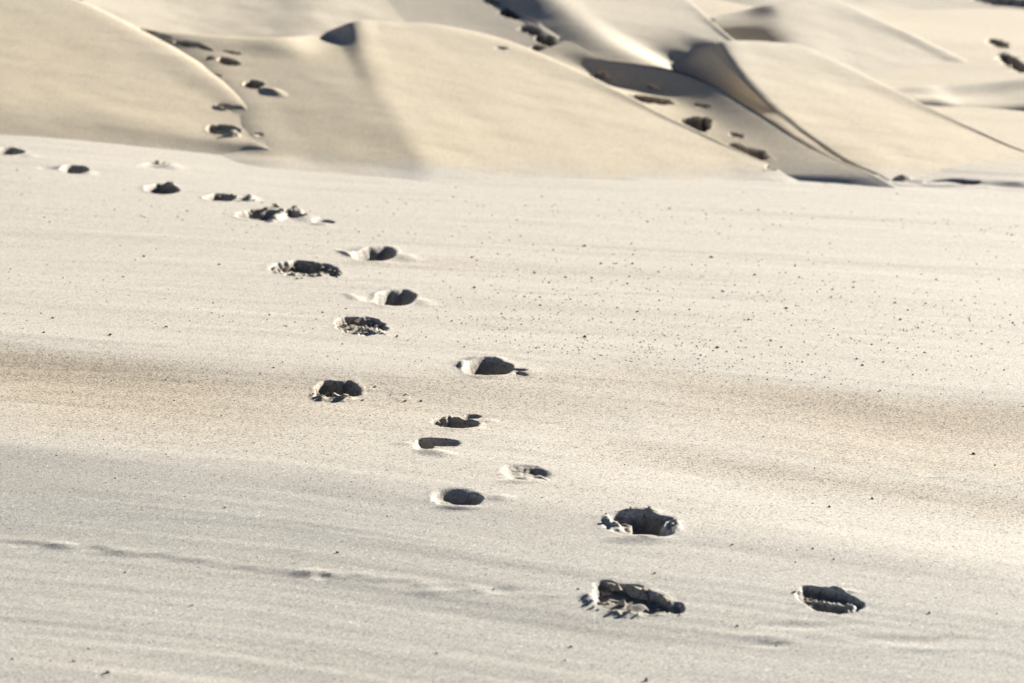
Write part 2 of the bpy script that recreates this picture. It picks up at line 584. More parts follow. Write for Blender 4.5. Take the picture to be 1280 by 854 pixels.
def blob(sheet, u, v, ru, rv, h, w=.5, rough=0.0, crumb=0.0, tilt=None, rot=0.0, e=2.0, nk=14.0, asym=0.0, wob=None):
    if wob is None:
        wob = (.13 if sheet == 'G' else .2) if h < -.02 else 0.0
    if sheet == 'G' and h < -.03 and abs(asym) < .5:
        asym = -.55 * w
    S = SHEETS[sheet]
    c = S.hit(u, v)
    cr_, sr_ = math.cos(math.radians(rot)), math.sin(math.radians(rot))
    n = S.normal_at(c)
    ax = lambda uu, vv: CAM + ray(uu, vv) * (np.dot(n, c - CAM) / np.dot(n, ray(uu, vv)))
    uc, vc, _ = [float(q) for q in project(c)]
    e1, e2 = (ax(uc + 2, vc) - ax(uc - 2, vc)) / 4, (ax(uc, vc - 2) - ax(uc, vc + 2)) / 4
    e2 = e2 * min(1, (12 if sheet == 'G' else 2.1) * np.linalg.norm(e1) / np.linalg.norm(e2))
    a1 = (e1 * cr_ - e2 * sr_) * ru      # rot turns clockwise in the picture
    a2 = (e1 * sr_ + e2 * cr_) * rv
    M = np.array([[a1[0], a2[0]], [a1[1], a2[1]]])
    if abs(np.linalg.det(M)) < 1e-7:
        M = M + np.eye(2) * 1e-3
    b = dict(c=c[:2], inv=np.linalg.inv(M), rad=1.35 * (np.abs(M).sum(1)).max() + .01, h=h, w=w, rough=rough,
             crumb=crumb, tilt=tilt, e=e, nk=nk, asym=asym, wob=wob, seed=int(rng.integers(1000)), cell=(u, v))
    S.blobs.append(b)
    return b


def footprint(label, sheet, specs, damp_shade=.3, grow=1.3):
    if sheet == 'auto':
        sheet = visible_sheet(specs[0][0], specs[0][1])
    PRINTS.append(dict(label=label, sheet=sheet, damp_shade=damp_shade, grow=grow,
                       blobs=[blob(sheet, *s[:5], **(s[5] if len(s) > 5 else {})) for s in specs]))


cr1 = dict(w=.22, rough=.16, crumb=.012, nk=16)
sharp = dict(w=.28, rough=.08)
soft = dict(w=.85)
softer = dict(w=1.0)

# --- the track over the flat sand, nearest first
footprint('deeply trodden footprint full of broken sand blocks, nearest the bottom of the sand', 'G', [
    (790, 748, 54, 20, -.030, dict(w=.14, rough=.16, crumb=.010, rot=12, nk=10, tilt=(-.1, .4))),
    (800, 766, 52, 8, .012, dict(w=.9, rough=.3, crumb=.01)),
    (738, 748, 14, 9, .008, dict(w=1, rough=.3, crumb=.008)),
    (845, 760, 12, 9, -.02, dict(w=.5, rough=.2))], damp_shade=.55)
footprint('crisp footprint with ribbed sole marks, alone at the right of the track', 'G', [
    (1036, 750, 45, 15, -.024, dict(w=.16, rough=.10, rot=10, tilt=(-.1, .5), crumb=.006, nk=34)),
    (1038, 759, 26, 5.5, -.018, dict(w=.3, rough=.15, rot=10, wob=.1)),
    (1040, 752, 36, 2.2, .014, dict(w=.6, rough=.2, rot=10)),
    (1018, 757, 1.6, 10, .014, dict(w=.8, rot=-14, rough=.2)),
    (1031, 757, 1.6, 11, .014, dict(w=.8, rot=-14, rough=.2)),
    (1046, 760, 1.6, 9, .014, dict(w=.8, rot=-14, rough=.2)),
    (1060, 759, 2.0, 7, .012, dict(w=.8, rot=-14, rough=.2)),
    (1027, 743, 1.4, 6, .010, dict(w=.8, rot=-10)),
    (1066, 755, 12, 6, .014, dict(w=.8, rough=.25, crumb=.006)),
    (1040, 737, 36, 3.5, .010, dict(w=.9, rough=.3, crumb=.006, rot=6)),
    (1074, 757, 8, 6, -.012, dict(w=.8))], damp_shade=.6)
footprint('wide footprint with a black hollow and ribbed crumbling right wall, where the pale crest begins', 'G', [
    (800, 655, 50, 16, -.030, dict(w=.24, asym=.2, rough=.12, crumb=.008, rot=6)),
    (809, 655, 21, 15, -.060, dict(w=.35, rough=.10, rot=-4)),
    (767, 654, 19, 9, .028, dict(w=.9, rough=.25, crumb=.008, rot=30)),
    (838, 658, 16, 10, .033, dict(w=.6, rough=.2, rot=10)),
    (800, 640, 34, 5, .018, dict(w=.9, rough=.25, crumb=.006)),
    (800, 674, 60, 8, .012, dict(w=1))], damp_shade=.5)
footprint('small smooth footprint with a round black heel hole at its right end', 'G', [
    (574, 622, 33, 12, -.036, dict(w=.75, rot=4, tilt=(.1, .3), wob=.1)),
    (591, 624, 14, 8, -.034, dict(w=.5)),
    (584, 616, 24, 4, .010, dict(w=1)),
    (625, 622, 26, 6, .008, dict(w=1)),
    (570, 634, 40, 5, .008, dict(w=1))], damp_shade=.1)
footprint('shallow oval footprint with lightly combed floor, right of the small smooth print', 'G', [
    (657, 591, 33, 12, -.0195, dict(w=.5, rot=6, rough=.12, tilt=(.1, .5), crumb=.005)),
    (662, 596, 24, 6, .014, dict(w=.9, rough=.3, rot=8)),
    (676, 596, 14, 2.5, .010, dict(w=.9, rot=25)),
    (650, 602, 40, 4, .008, dict(w=1))], damp_shade=.2)
footprint('flat half-filled footprint, a black wedge with a pale drifted front', 'G', [
    (547, 553, 31, 5.0, -.058, dict(w=.6, rot=3, rough=.06, tilt=(-.1, .2))),
    (530, 558, 14, 6, -.02, dict(w=.6)),
    (505, 555, 22, 4, .008, dict(w=1)),
    (545, 566, 34, 6, .014, dict(w=1, rot=5))], damp_shade=.1)
footprint('footprint with a crumbled left lip and a small second dent behind its right end', 'G', [
    (571, 529, 30, 8.0, -.080, dict(w=.34, rot=4, rough=.1, tilt=(.1, .1))),
    (588, 521, 14, 3.2, -.022, dict(w=.5)),
    (556, 526, 13, 5, .024, dict(w=.7, rough=.35, crumb=.012, rot=-20)),
    (580, 536, 36, 4, .008, dict(w=1)),
    (612, 527, 18, 4, .008, dict(w=1))], damp_shade=.2)
footprint('footprint with two dark hollows one behind the other and a front row of clods', 'G', [
    (421, 489, 30, 12, -.085, dict(w=.26, rough=.14, tilt=(.1, .2))),
    (424, 489, 28, 3.0, .060, dict(w=.8, rot=-4)),
    (418, 499, 30, 4, .018, dict(w=.8, rough=.35, crumb=.012)),
    (462, 488, 14, 4, .006, dict(w=1)),
    (505, 500, 16, 5, .004, dict(w=1, crumb=.004))], damp_shade=.4)
footprint('smooth bean-shaped dark footprint ending in two toe grooves, in the middle of the sand', 'G', [
    (609, 459, 32, 11, -.145, dict(w=.6, rot=-3, rough=.06, tilt=(.1, .1))),
    (606, 449, 34, 4, .016, dict(w=.8, rot=0)),
    (648, 463, 14, 2, -.012, dict(w=.7, rot=8)),
    (651, 468, 11, 1.8, -.012, dict(w=.7, rot=12)),
    (660, 465, 22, 8, .010, dict(w=1)),
    (578, 457, 8, 8, .014, dict(w=.8, rough=.2)),
    (600, 471, 44, 4, .008, dict(w=1))], damp_shade=.2)
footprint('crumbled footprint, dark wall behind a heap of small round clods, left of the smooth pair', 'G', [
    (452, 407, 33, 12, -.034, dict(w=.2, rough=.16, rot=8, crumb=.006, tilt=(-.2, .5))),
    (460, 413, 28, 6, .026, dict(w=.8, rough=.3, crumb=.020, nk=24)),
    (424, 405, 6, 7, .012, dict(w=.9, rough=.3))], damp_shade=.5)
footprint('smooth footprint with a dark rounded right end, lower of the smooth pair', 'G', [
    (493, 372, 28, 11, -.150, dict(w=.5, asym=0, rot=-4, rough=.04, tilt=(.2, .1))),
    (466, 372, 20, 7, -.018, dict(w=.9)),
    (470, 368, 28, 3, .014, dict(w=1, rot=-8)),
    (525, 377, 26, 6, .012, dict(w=1, rot=8)),
    (475, 384, 46, 4, .008, dict(w=1)),
    (440, 371, 16, 5, .008, dict(w=1, rot=20))], damp_shade=.1)
footprint('long crumbled footprint edged with dark overturned clods and crumbs in front', 'G', [
    (380, 337, 44, 10, -.050, dict(w=.3, rough=.12, rot=4, crumb=.006, tilt=(0, .6))),
    (362, 340, 26, 5, .026, dict(w=.8, rough=.35, crumb=.014)),
    (400, 338, 18, 5, .024, dict(w=.7, rough=.3, crumb=.012)),
    (418, 342, 10, 5, -.02, dict(w=.6))], damp_shade=.5)
footprint('smooth footprint with a long tapering left lip, upper of the smooth pair', 'G', [
    (468, 317, 29, 10, -.155, dict(w=.5, asym=0, rot=-5, rough=.04, tilt=(.2, .1))),
    (440, 312, 30, 4, -.016, dict(w=.9)),
    (432, 317, 22, 3, .014, dict(w=1, rot=22)),
    (452, 314, 24, 2.5, .014, dict(w=1, rot=-8)),
    (508, 322, 26, 6, .014, dict(w=1, rot=8)),
    (465, 328, 40, 3.5, .008, dict(w=1))], damp_shade=.1)
footprint('large kicked-up footprint with a tall dark sand lump standing in its middle', 'G', [
    (330, 268, 34, 7, -.07, dict(w=.4, asym=.2, rough=.12)),
    (347, 270, 15, 8, .075, dict(w=.8, rough=.14, rot=-20)),
    (320, 272, 26, 3, .018, dict(w=.9, rot=6)),
    (370, 268, 16, 5, -.03, dict(w=.5, rough=.15)),
    (372, 265, 13, 3.5, .045, dict(w=.7, rough=.2, rot=16)),
    (385, 274, 20, 5, .016, dict(w=.9)),
    (405, 277, 16, 3.0, -.030, dict(w=.5, rot=4)),
    (402, 281, 18, 2.0, .015, dict(w=.9))], damp_shade=.4)
footprint('small footprint with a tan clod across it and a dark clod at its right', 'G', [
    (275, 247, 20, 5, -.07, dict(w=.3, asym=.2, rough=.12)),
    (291, 247, 14, 4, .018, dict(w=.8, rough=.3, crumb=.012)),
    (313, 249, 9, 4.5, .030, dict(w=.7, rough=.2))], damp_shade=.4)
footprint('small grey oval footprint with a jagged dark far rim, left of the track', 'G', [
    (203, 236, 22, 6.5, -.08, dict(w=.32, asym=.2, rough=.08, rot=3)),
    (208, 232, 15, 2.5, .022, dict(w=.8, rough=.35, crumb=.014)),
    (216, 237, 8, 3.5, -.02, dict(w=.5))], damp_shade=.5)
footprint('faint windblown footprint bordered by a low yellow drift, beyond the grey oval one', 'G', [
    (196, 206, 24, 4, -.022, dict(w=.7, rough=.15)),
    (212, 208, 26, 5, .018, dict(w=1, rot=10))], damp_shade=0)
footprint('dark smooth footprint with a thin tail on its left, near the left edge', 'G', [
    (93, 212, 18, 5.5, -.12, dict(w=.5, asym=.2, rot=3)),
    (62, 210, 18, 2.2, -.018, dict(w=.8)),
    (112, 217, 14, 4, .012, dict(w=1))], damp_shade=.1)
footprint('dark smooth footprint cut off by the left edge of the picture', 'G', [
    (12, 189, 20, 5, -.10, dict(w=.5, asym=.2, rot=3)),
    (38, 195, 14, 3, .010, dict(w=1))], damp_shade=.1)
footprint('thin dark row of dents on the brow of the flat sand, upper left', 'G', [
    (92, 169, 20, 2.6, -.04, dict(w=.5, rough=.3, crumb=.01)),
    (112, 172, 12, 2, -.02, dict(w=.6))], damp_shade=.3)
footprint('low scuffed footprint where the flat sand meets the left dune', 'G', [
    (186, 180, 28, 4, .020, dict(w=.9, rough=.35, crumb=.02)),
    (168, 180, 12, 2.4, -.025, dict(w=.6))], damp_shade=.2)

# --- up the left hollow
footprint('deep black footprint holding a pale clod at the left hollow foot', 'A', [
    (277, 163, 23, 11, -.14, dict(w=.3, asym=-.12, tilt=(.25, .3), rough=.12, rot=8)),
    (290, 169, 11, 6, .05, dict(w=.8, rough=.25))], damp_shade=.9)
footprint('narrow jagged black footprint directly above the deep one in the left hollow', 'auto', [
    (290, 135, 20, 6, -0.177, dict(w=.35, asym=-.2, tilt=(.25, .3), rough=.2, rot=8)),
    (276, 136, 14, 4, .02, dict(w=.9, rot=25))], damp_shade=.9)
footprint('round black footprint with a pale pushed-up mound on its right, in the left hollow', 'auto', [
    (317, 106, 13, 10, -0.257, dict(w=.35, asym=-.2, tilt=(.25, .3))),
    (340, 115, 24, 9, .035, dict(w=1, rot=25))], damp_shade=.9)
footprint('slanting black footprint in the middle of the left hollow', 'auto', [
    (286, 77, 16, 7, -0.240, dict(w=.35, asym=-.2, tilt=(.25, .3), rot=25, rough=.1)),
    (262, 73, 7, 4, -0.161, dict(w=.5, asym=-.2, tilt=(.25, .3)))], damp_shade=.9)
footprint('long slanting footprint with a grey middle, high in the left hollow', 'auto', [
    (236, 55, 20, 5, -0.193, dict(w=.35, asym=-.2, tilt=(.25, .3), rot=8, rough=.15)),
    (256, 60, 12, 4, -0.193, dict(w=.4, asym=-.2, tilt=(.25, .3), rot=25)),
    (236, 56, 9, 2.5, .06, dict(w=.7))], damp_shade=.9)
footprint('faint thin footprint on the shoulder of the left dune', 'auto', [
    (184, 39, 20, 3, -.08, dict(w=.6, rot=15, rough=.2))], damp_shade=.9)

# --- up the valley between the middle and the right dune
V = [((932, 191), (19, 7, 18), 'broad black footprint near the foot of the valley between the dunes'),
     ((868, 155), (14, 9, 20), 'squarish black footprint halfway down the valley between the dunes'),
     ((812, 125), (20, 6, 22), 'long black footprint in the valley, below the dark hollow of the narrow ridge'),
     ((751, 101), (10, 6, 20), 'small black footprint at the middle of the valley beside the crest of the middle dune'),
     ((724, 85), (16, 5, 22), 'slim black footprint where the valley narrows beside the middle dune'),
     ((672, 62), (8, 6, 25), 'round black footprint at the left of the cluster high in the valley'),
     ((702, 53), (8, 7, 10), 'round black footprint at the right of the cluster high in the valley'),
     ((682, 51), (11, 6, 28), 'slanting black footprint in the middle of the cluster high in the valley'),
     ((664, 38), (11, 5, 28), 'slanting black footprint just above the cluster high in the valley'),
     ((641, 17), (12, 8, 25), 'big black footprint near the top of the valley'),
     ((662, 26), (10, 3, 28), 'thin dark footprint right of the big one near the top of the valley'),
     ((615, 1), (9, 5, 15), 'black footprint cut off by the top edge of the picture')]
for (u, v), (a, b, r), lab in V:
    sh = 'R' if v > 95 else 'S'
    footprint(lab, sh, [(u, v, a * 1.4, b * 1.7, -.015 * min(a, b * 1.6), dict(w=.35, asym=-.2, tilt=(.25, .3), rot=r, rough=.22))], damp_shade=.9)  # shade of the dune prints painted in as darker sand
for (u, v, a, b, r), lab in [((690, 46, 6, 2.5, 20), 'tiny dark dent beside the slanting print of the valley cluster'),
                             ((739, 96, 5, 2.2, 20), 'tiny dark dent left of the small print at mid valley'),
                             ((795, 120, 6, 2.6, 20), 'tiny dark dent at the upper end of the long valley print'),
                             ((818, 110, 9, 2.4, 25), 'thin grey dent above the long valley print')]:
    footprint(lab, 'R' if v > 95 else 'S', [(u, v, a, b, -.06, dict(w=.4, rot=r, rough=.2))], damp_shade=.6)
for (u, v, a, b, r), lab in [((291, 66, 12, 2.6, 18), 'thin dark scrape right of the long slanting print in the left hollow'),
                             ((271, 94, 7, 2.4, 10), 'small faint dent below the slanting print of the left hollow'),
                             ((322, 168, 5, 2.2, 0), 'tiny dark dent right of the deep print in the left hollow'),
                             ((207, 45, 10, 2.2, 15), 'small thin dent on the shoulder just above the left hollow')]:
    footprint(lab, 'B', [(u, v, a, b, -.06, dict(w=.5, rot=r, rough=.2))], damp_shade=.6)
footprint('soft grey dent beside the narrow ridge in the valley', 'auto', [(877, 132, 11, 4, -0.193, dict(w=.5, asym=-.2, tilt=(.25, .3), rot=10))], damp_shade=.9)
footprint('small dark dent touching the squarish footprint in the valley', 'auto', [(884, 150, 8, 4, -0.193, dict(w=.5, asym=-.2, tilt=(.25, .3), rot=40))], damp_shade=.9)
footprint('faint grey dent above the broad footprint in the valley', 'auto', [(921, 169, 10, 4, -.09, dict(w=.6, rot=30))], damp_shade=.9)
footprint('thin dark footprint at the very mouth of the valley', 'auto', [(968, 207, 12, 2.4, -0.096, dict(w=.5, asym=-.2, tilt=(.25, .3), rot=6)), (962, 212, 8, 2.0, -0.065, dict(w=.5, asym=-.2, tilt=(.25, .3), rot=-14))], damp_shade=.9)
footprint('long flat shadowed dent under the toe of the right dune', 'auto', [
    (1190, 229, 36, 4.0, -0.144, dict(w=.5, asym=-.2, tilt=(.25, .3), rot=2)), (1128, 224, 14, 3, .05, dict(w=.8, rough=.3)), (1100, 226, 14, 2.4, -.04, dict(w=.6))], damp_shade=.9)
footprint('faint shallow dent high on the lit face of the middle dune', 'auto', [(626, 60, 10, 3.5, -.03, dict(w=.8, rot=8))], damp_shade=.9)
footprint('slim dark footprint on the far right slope, upper of two', 'auto', [(1247, 54, 15, 4, -0.240, dict(w=.4, asym=-.2, tilt=(.25, .3), rot=20, rough=.1))], damp_shade=.9)
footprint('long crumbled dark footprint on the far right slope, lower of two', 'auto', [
    (1266, 78, 22, 7, -0.240, dict(w=.35, asym=-.2, tilt=(.25, .3), rot=32, rough=.2)), (1268, 82, 10, 4, .06, dict(w=.8, rough=.3))], damp_shade=.9)
footprint('black trampled hollow in the top right corner', 'auto', [(1266, 4, 48, 11, -0.964, dict(w=.35, asym=-.2, tilt=(.25, .3), rough=.1, rot=8)), (1262, 16, 8, 5, -0.321, dict(w=.5, asym=-.2, tilt=(.25, .3), rot=35))], damp_shade=.9)

# an old, nearly filled trail in the foreground: relief of the ground itself
for (u, v, a, b, h) in [(30, 680, 40, 6, -.018), (75, 682, 26, 5, .016), (115, 686, 26, 6, -.016), (150, 690, 26, 5, .012), (195, 697, 30, 4, -.010),
                        (250, 699, 36, 5, .010), (300, 712, 24, 4, -.008), (385, 716, 34, 7, .018), (402, 720, 16, 5, -.026), (452, 718, 22, 4, .010),
                        (500, 728, 30, 5, -.010), (560, 733, 30, 6, -.014), (540, 740, 40, 5, .010), (625, 738, 24, 6, -.014), (700, 745, 30, 5, .006),
                        (1000, 782, 90, 7, -.016), (960, 796, 70, 7, .012), (965, 806, 36, 4, -.014), (1150, 800, 120, 8, -.014), (1170, 812, 110, 7, .010),
                        (1165, 592, 20, 4, -.014)]:
    blob('G', u, v, a, b, h * .4, w=1.0, rough=.25, nk=5)
for (u, v, a) in [(40, 678, 80), (130, 688, 80), (220, 697, 80), (310, 709, 80), (400, 717, 70), (480, 724, 70), (580, 735, 70), (680, 745, 60)]:
    blob('G', u, v, a, 7, .0028, w=1.0, rough=.3, nk=4, rot=5)


# ------------------------------------------------------------------ materials
def sand_material(name, tint=(1, 1, 1)):
    m = bpy.data.materials.new(name)
    m.use_nodes = True
    n, l = m.node_tree.nodes, m.node_tree.links
    n.clear()
    N = lambda t, **k: (lambda nd: ([setattr(nd, a, b) for a, b in k.items()], nd)[1])(n.new(t))
    out, bs = N("ShaderNodeOutputMaterial"), N("ShaderNodeBsdfPrincipled")
    l.new(bs.outputs[0], out.inputs[0])
    geo = N("ShaderNodeNewGeometry")

    def attr(a):
        return N("ShaderNodeAttribute", attribute_name=a).outputs['Fac']

    def val(x, op, y, clamp=False):
        nd = N("ShaderNodeMath", operation=op, use_clamp=clamp)
        for i, q in enumerate((x, y)):
            if isinstance(q, (int, float)):
                nd.inputs[i].default_value = q
            else:
                l.new(q, nd.inputs[i])
        return nd.outputs[0]

    def mix(f, a, b, mode='MIX'):
        nd = N("ShaderNodeMix", data_type='RGBA', blend_type=mode)
        for s, q in ((nd.inputs[0], f), (nd.inputs[6], a), (nd.inputs[7], b)):
            if isinstance(q, (int, float)):
                s.default_value = q
            elif isinstance(q, tuple):
                s.default_value = (*q, 1)
            else:
                l.new(q, s)
        return nd.outputs[2]

    def tex(scale, detail=2, rough=.5, vec=None):
        nd = N("ShaderNodeTexNoise")
        nd.inputs['Scale'].default_value = scale
        nd.inputs['Detail'].default_value = detail
        nd.inputs['Roughness'].default_value = rough
        l.new(vec or geo.outputs['Position'], nd.inputs['Vector'])
        return nd.outputs['Fac']

    def ramp(f, lo, hi):
        nd = N("ShaderNodeMapRange")
        l.new(f, nd.inputs[0])
        nd.inputs[1].default_value, nd.inputs[2].default_value = lo, hi
        return nd.outputs[0]
    mp = N("ShaderNodeMapping")
    mp.inputs['Scale'].default_value = (.35, 4.0, 1)
    mp.inputs['Rotation'].default_value = (0, 0, .03)
    l.new(geo.outputs['Position'], mp.inputs['Vector'])
    mp2 = N("ShaderNodeMapping")
    mp2.inputs['Scale'].default_value = (.5, 5.0, 1)
    mp2.inputs['Rotation'].default_value = (0, 0, .28)
    l.new(geo.outputs['Position'], mp2.inputs['Vector'])
    sa, sb = tex(1.6, 5, .6, mp.outputs[0]), tex(1.6, 5, .6, mp2.outputs[0])
    sm = N("ShaderNodeMix")
    l.new(attr('fine'), sm.inputs[0])
    l.new(sa, sm.inputs[2])
    l.new(sb, sm.inputs[3])
    streak = sm.outputs[0]

    base = mix(attr('warm'), (.482, .456, .400), (.568, .484, .345))
    base = mix(val(attr('fine'), 'MULTIPLY', .75), base, (.430, .418, .372))
    base = mix(val(attr('coarse'), 'MULTIPLY', .82), base, (.385, .318, .222))
    base = mix(val(ramp(streak, .35, .7), 'MULTIPLY', val(.24, 'SUBTRACT', val(attr('warm'), 'MULTIPLY', .16))), base, (.40, .35, .285))
    base = mix(val(ramp(tex(.8, 3), .4, .7), 'MULTIPLY', .15), base, (.52, .47, .41))
    # grains
    g1 = N("ShaderNodeTexVoronoi")
    g1.inputs['Scale'].default_value = 185
    l.new(geo.outputs['Position'], g1.inputs['Vector'])
    sep = N("ShaderNodeSeparateColor")
    l.new(g1.outputs['Color'], sep.inputs[0])
    grain = val(sep.outputs[0], 'MULTIPLY_ADD', 1.0)
    gm = N("ShaderNodeMapRange")
    l.new(sep.outputs[0], gm.inputs[0])
    gm.inputs[3].default_value, gm.inputs[4].default_value = .66, 1.28
    base = mix(1.0, base, gm.outputs[0], 'MULTIPLY')
    g3 = N("ShaderNodeTexVoronoi")
    g3.inputs['Scale'].default_value = 125
    l.new(geo.outputs['Position'], g3.inputs['Vector'])
    sp3 = N("ShaderNodeSeparateColor")
    l.new(g3.outputs['Color'], sp3.inputs[0])
    dark = val(sp3.outputs[1], 'LESS_THAN', val(val(attr('coarse'), 'MULTIPLY', .24), 'ADD', val(.018, 'SUBTRACT', val(attr('fine'), 'MULTIPLY', .012))))
    base = mix(val(dark, 'MULTIPLY', .72), base, (.085, .065, .045))
    white = val(sep.outputs[2], 'GREATER_THAN', .9965)  # white grains; the sand's specular glints painted into the colour
    base = mix(white, base, (.86, .86, .84))
    g2 = tex(110, 4, .75)
    base = mix(val(ramp(g2, .42, .75), 'MULTIPLY', .22), base, (.30, .27, .22))
    # moist crust in the crumbled prints; in others pit shade painted into the colour
    base = mix(val(attr('damp_shade'), 'MULTIPLY', ramp(tex(22, 4, .6), .02, .55)), base, (.135, .112, .086))
    if tint != (1, 1, 1):
        base = mix(1.0, base, tint, 'MULTIPLY')
    l.new(base, bs.inputs['Base Color'])
    bs.inputs['Roughness'].default_value = .85
    bs.inputs['Specular IOR Level'].default_value = .25
    b1 = N("ShaderNodeBump")
    b1.inputs['Strength'].default_value = .42
    b1.inputs['Distance'].default_value = .004
    h = val(val(g2, 'MULTIPLY', 1.0), 'ADD', val(tex(260, 2, .6), 'MULTIPLY', .5))
    l.new(h, b1.inputs['Height'])
    l.new(b1.outputs[0], bs.inputs['Normal'])
    return m


SAND = sand_material('sand')
CLOD = sand_material('damp_sand_clod')


def plain(name, c, r=.7):
    m = bpy.data.materials.new(name)
    m.use_nodes = True
    nd = m.node_tree.nodes
    b = nd['Principled BSDF']
    t = nd.new("ShaderNodeTexNoise")
    t.inputs['Scale'].default_value = 160
    mp = nd.new("ShaderNodeMapRange")
    mp.inputs[3].default_value, mp.inputs[4].default_value = .6, 1.5
    mx = nd.new("ShaderNodeMix")
    mx.data_type, mx.blend_type = 'RGBA', 'MULTIPLY'
    mx.inputs[0].default_value = 1
    mx.inputs[6].default_value = (*c, 1)
    m.node_tree.links.new(t.outputs['Fac'], mp.inputs[0])
    m.node_tree.links.new(mp.outputs[0], mx.inputs[7])
    m.node_tree.links.new(mx.outputs[2], b.inputs['Base Color'])
    b.inputs['Roughness'].default_value = r
    return m


DARK = plain('dark_pebble_stone', (.035, .028, .024))
BROWN = plain('brown_pebble_stone', (.10, .055, .032))


def tag(o, label=None, cat=None, group=None, kind=None):
    for k, v in (('label', label), ('category', cat), ('group', group), ('kind', kind)):
        if v:
            o[k] = v
    return o


# ------------------------------------------------------------------ meshing a sheet, its prints cut out as objects of their own
def make_mesh(name, P, N_, quads, attrs, mat):
    q0 = quads[::7]
    if np.cross(P[q0[:, 1]] - P[q0[:, 0]], P[q0[:, 3]] - P[q0[:, 0]])[:, 2].sum() < 0:
        quads = quads[:, ::-1]
    me = bpy.data.meshes.new(name)
    me.vertices.add(len(P))
    me.vertices.foreach_set('co', P.astype(np.float32).ravel())
    nq = len(quads)
    me.loops.add(nq * 4)
    me.loops.foreach_set('vertex_index', quads.astype(np.int32).ravel())
    me.polygons.add(nq)
    me.polygons.foreach_set('loop_start', np.arange(0, nq * 4, 4, dtype=np.int32))
    me.polygons.foreach_set('use_smooth', np.ones(nq, bool))
    me.update(calc_edges=True)
    for k, a in attrs.items():
        me.attributes.new(k, 'FLOAT', 'POINT').data.foreach_set('value', a.astype(np.float32))
    me.normals_split_custom_set_from_vertices(N_.astype(np.float32))
    me.materials.append(mat)
    o = bpy.data.objects.new(name, me)
    COL.objects.link(o)
    return o


def normals(S, s, t, eps=.35):
    a = S.full(np.minimum(s + eps, S.ns), t) - S.full(np.maximum(s - eps, 0), t)
    b = S.full(s, np.minimum(t + eps, S.nt)) - S.full(s, np.maximum(t - eps, 0))
    n = np.cross(a, b)
    n /= np.linalg.norm(n, axis=1)[:, None] + 1e-12
    n[n[:, 2] < 0] *= -1
    return n


def attributes(S, P, damp_shade=None):
    x, y = P[:, 0], P[:, 1]
    z0 = np.zeros(len(P))
    if S.name != 'sand_ground':
        wm = z0 + 1
        wm = np.clip(wm - .45 * smooth(24.5, 29, y), 0, 1)
        wm = wm * smooth(-.06, .16, P[:, 2] + .08 * fbm(x * 1.2, y * 1.2, 33, 2))
        return dict(warm=wm, coarse=z0, fine=z0, damp_shade=z0 if damp_shade is None else damp_shade)
    warm = .8 * smooth(.1, 1.6, y - L_TOE(x) - .12 * noise(x * 2, y * 2, 5))
    d1, d2, d0 = L_STEP(x) - y, L_STEP2(x) - y, L_FORE(x) - y
    nz = .25 * fbm(x * 1.2, y * 3.5, 8, 3)
    side = .55 + .45 * np.maximum(smooth(-.5, -2.2, x), smooth(.6, 2, x))
    coarse = smooth(-.3, .35, d1 + nz * .5) * (1 - smooth(.5, 2.8, d1 + nz * 1.5)) * side
    coarse = np.maximum(coarse, .55 * smooth(-.2, .2, d2 + nz) * (1 - smooth(.3, 1.1, d2 + nz)) * smooth(-.3, .8, x))
    coarse = coarse * (1 - smooth(-.5, .1, d0))
    band = smooth(.15, .6, fbm(x * .25, (y + .03 * x) * 1.6, 15, 3)) * smooth(.2, 1.2, -d1) * (1 - warm)
    coarse = np.maximum(coarse, .35 * band)
    coarse = np.maximum(coarse, .16 * (1 - warm) * (1 - smooth(-.6, .2, d0)))
    fine = smooth(-.35, .7, d0 + nz * .6)
    return dict(warm=warm, coarse=coarse, fine=fine, damp_shade=z0 if damp_shade is None else damp_shade)


def quad_index(ns, nt):
    i = np.arange(ns)[:, None] * (nt + 1) + np.arange(nt)[None, :]
    q = np.stack([i, i + nt + 1, i + nt + 2, i + 1], -1)
    return q


LABELS = {'A': 'large smooth lit sand dune filling the upper left corner',
          'B': 'wide sand dune in the middle with a pointed peak and small dark slip face',
          'D': 'right sand dune with the big black slip face left of its peak',
          'R': 'narrow lit sand ridge running down beside the right dune',
          'F': 'far sand dune at the top behind the trodden valley',
          'E': 'far sand dune on the upper right with a small grey peak',
          'C': 'pale sand dune directly behind the pointed middle peak',
          'S': 'low grey sand shoulder between the middle dune crest and the trodden valley',
          'H': 'sand bank with a shaded edge at the right edge of the picture',
          'K': 'pale grey sand slope at the top right behind all dunes',
          'G': 'broad pale flat sand in front of the dunes'}

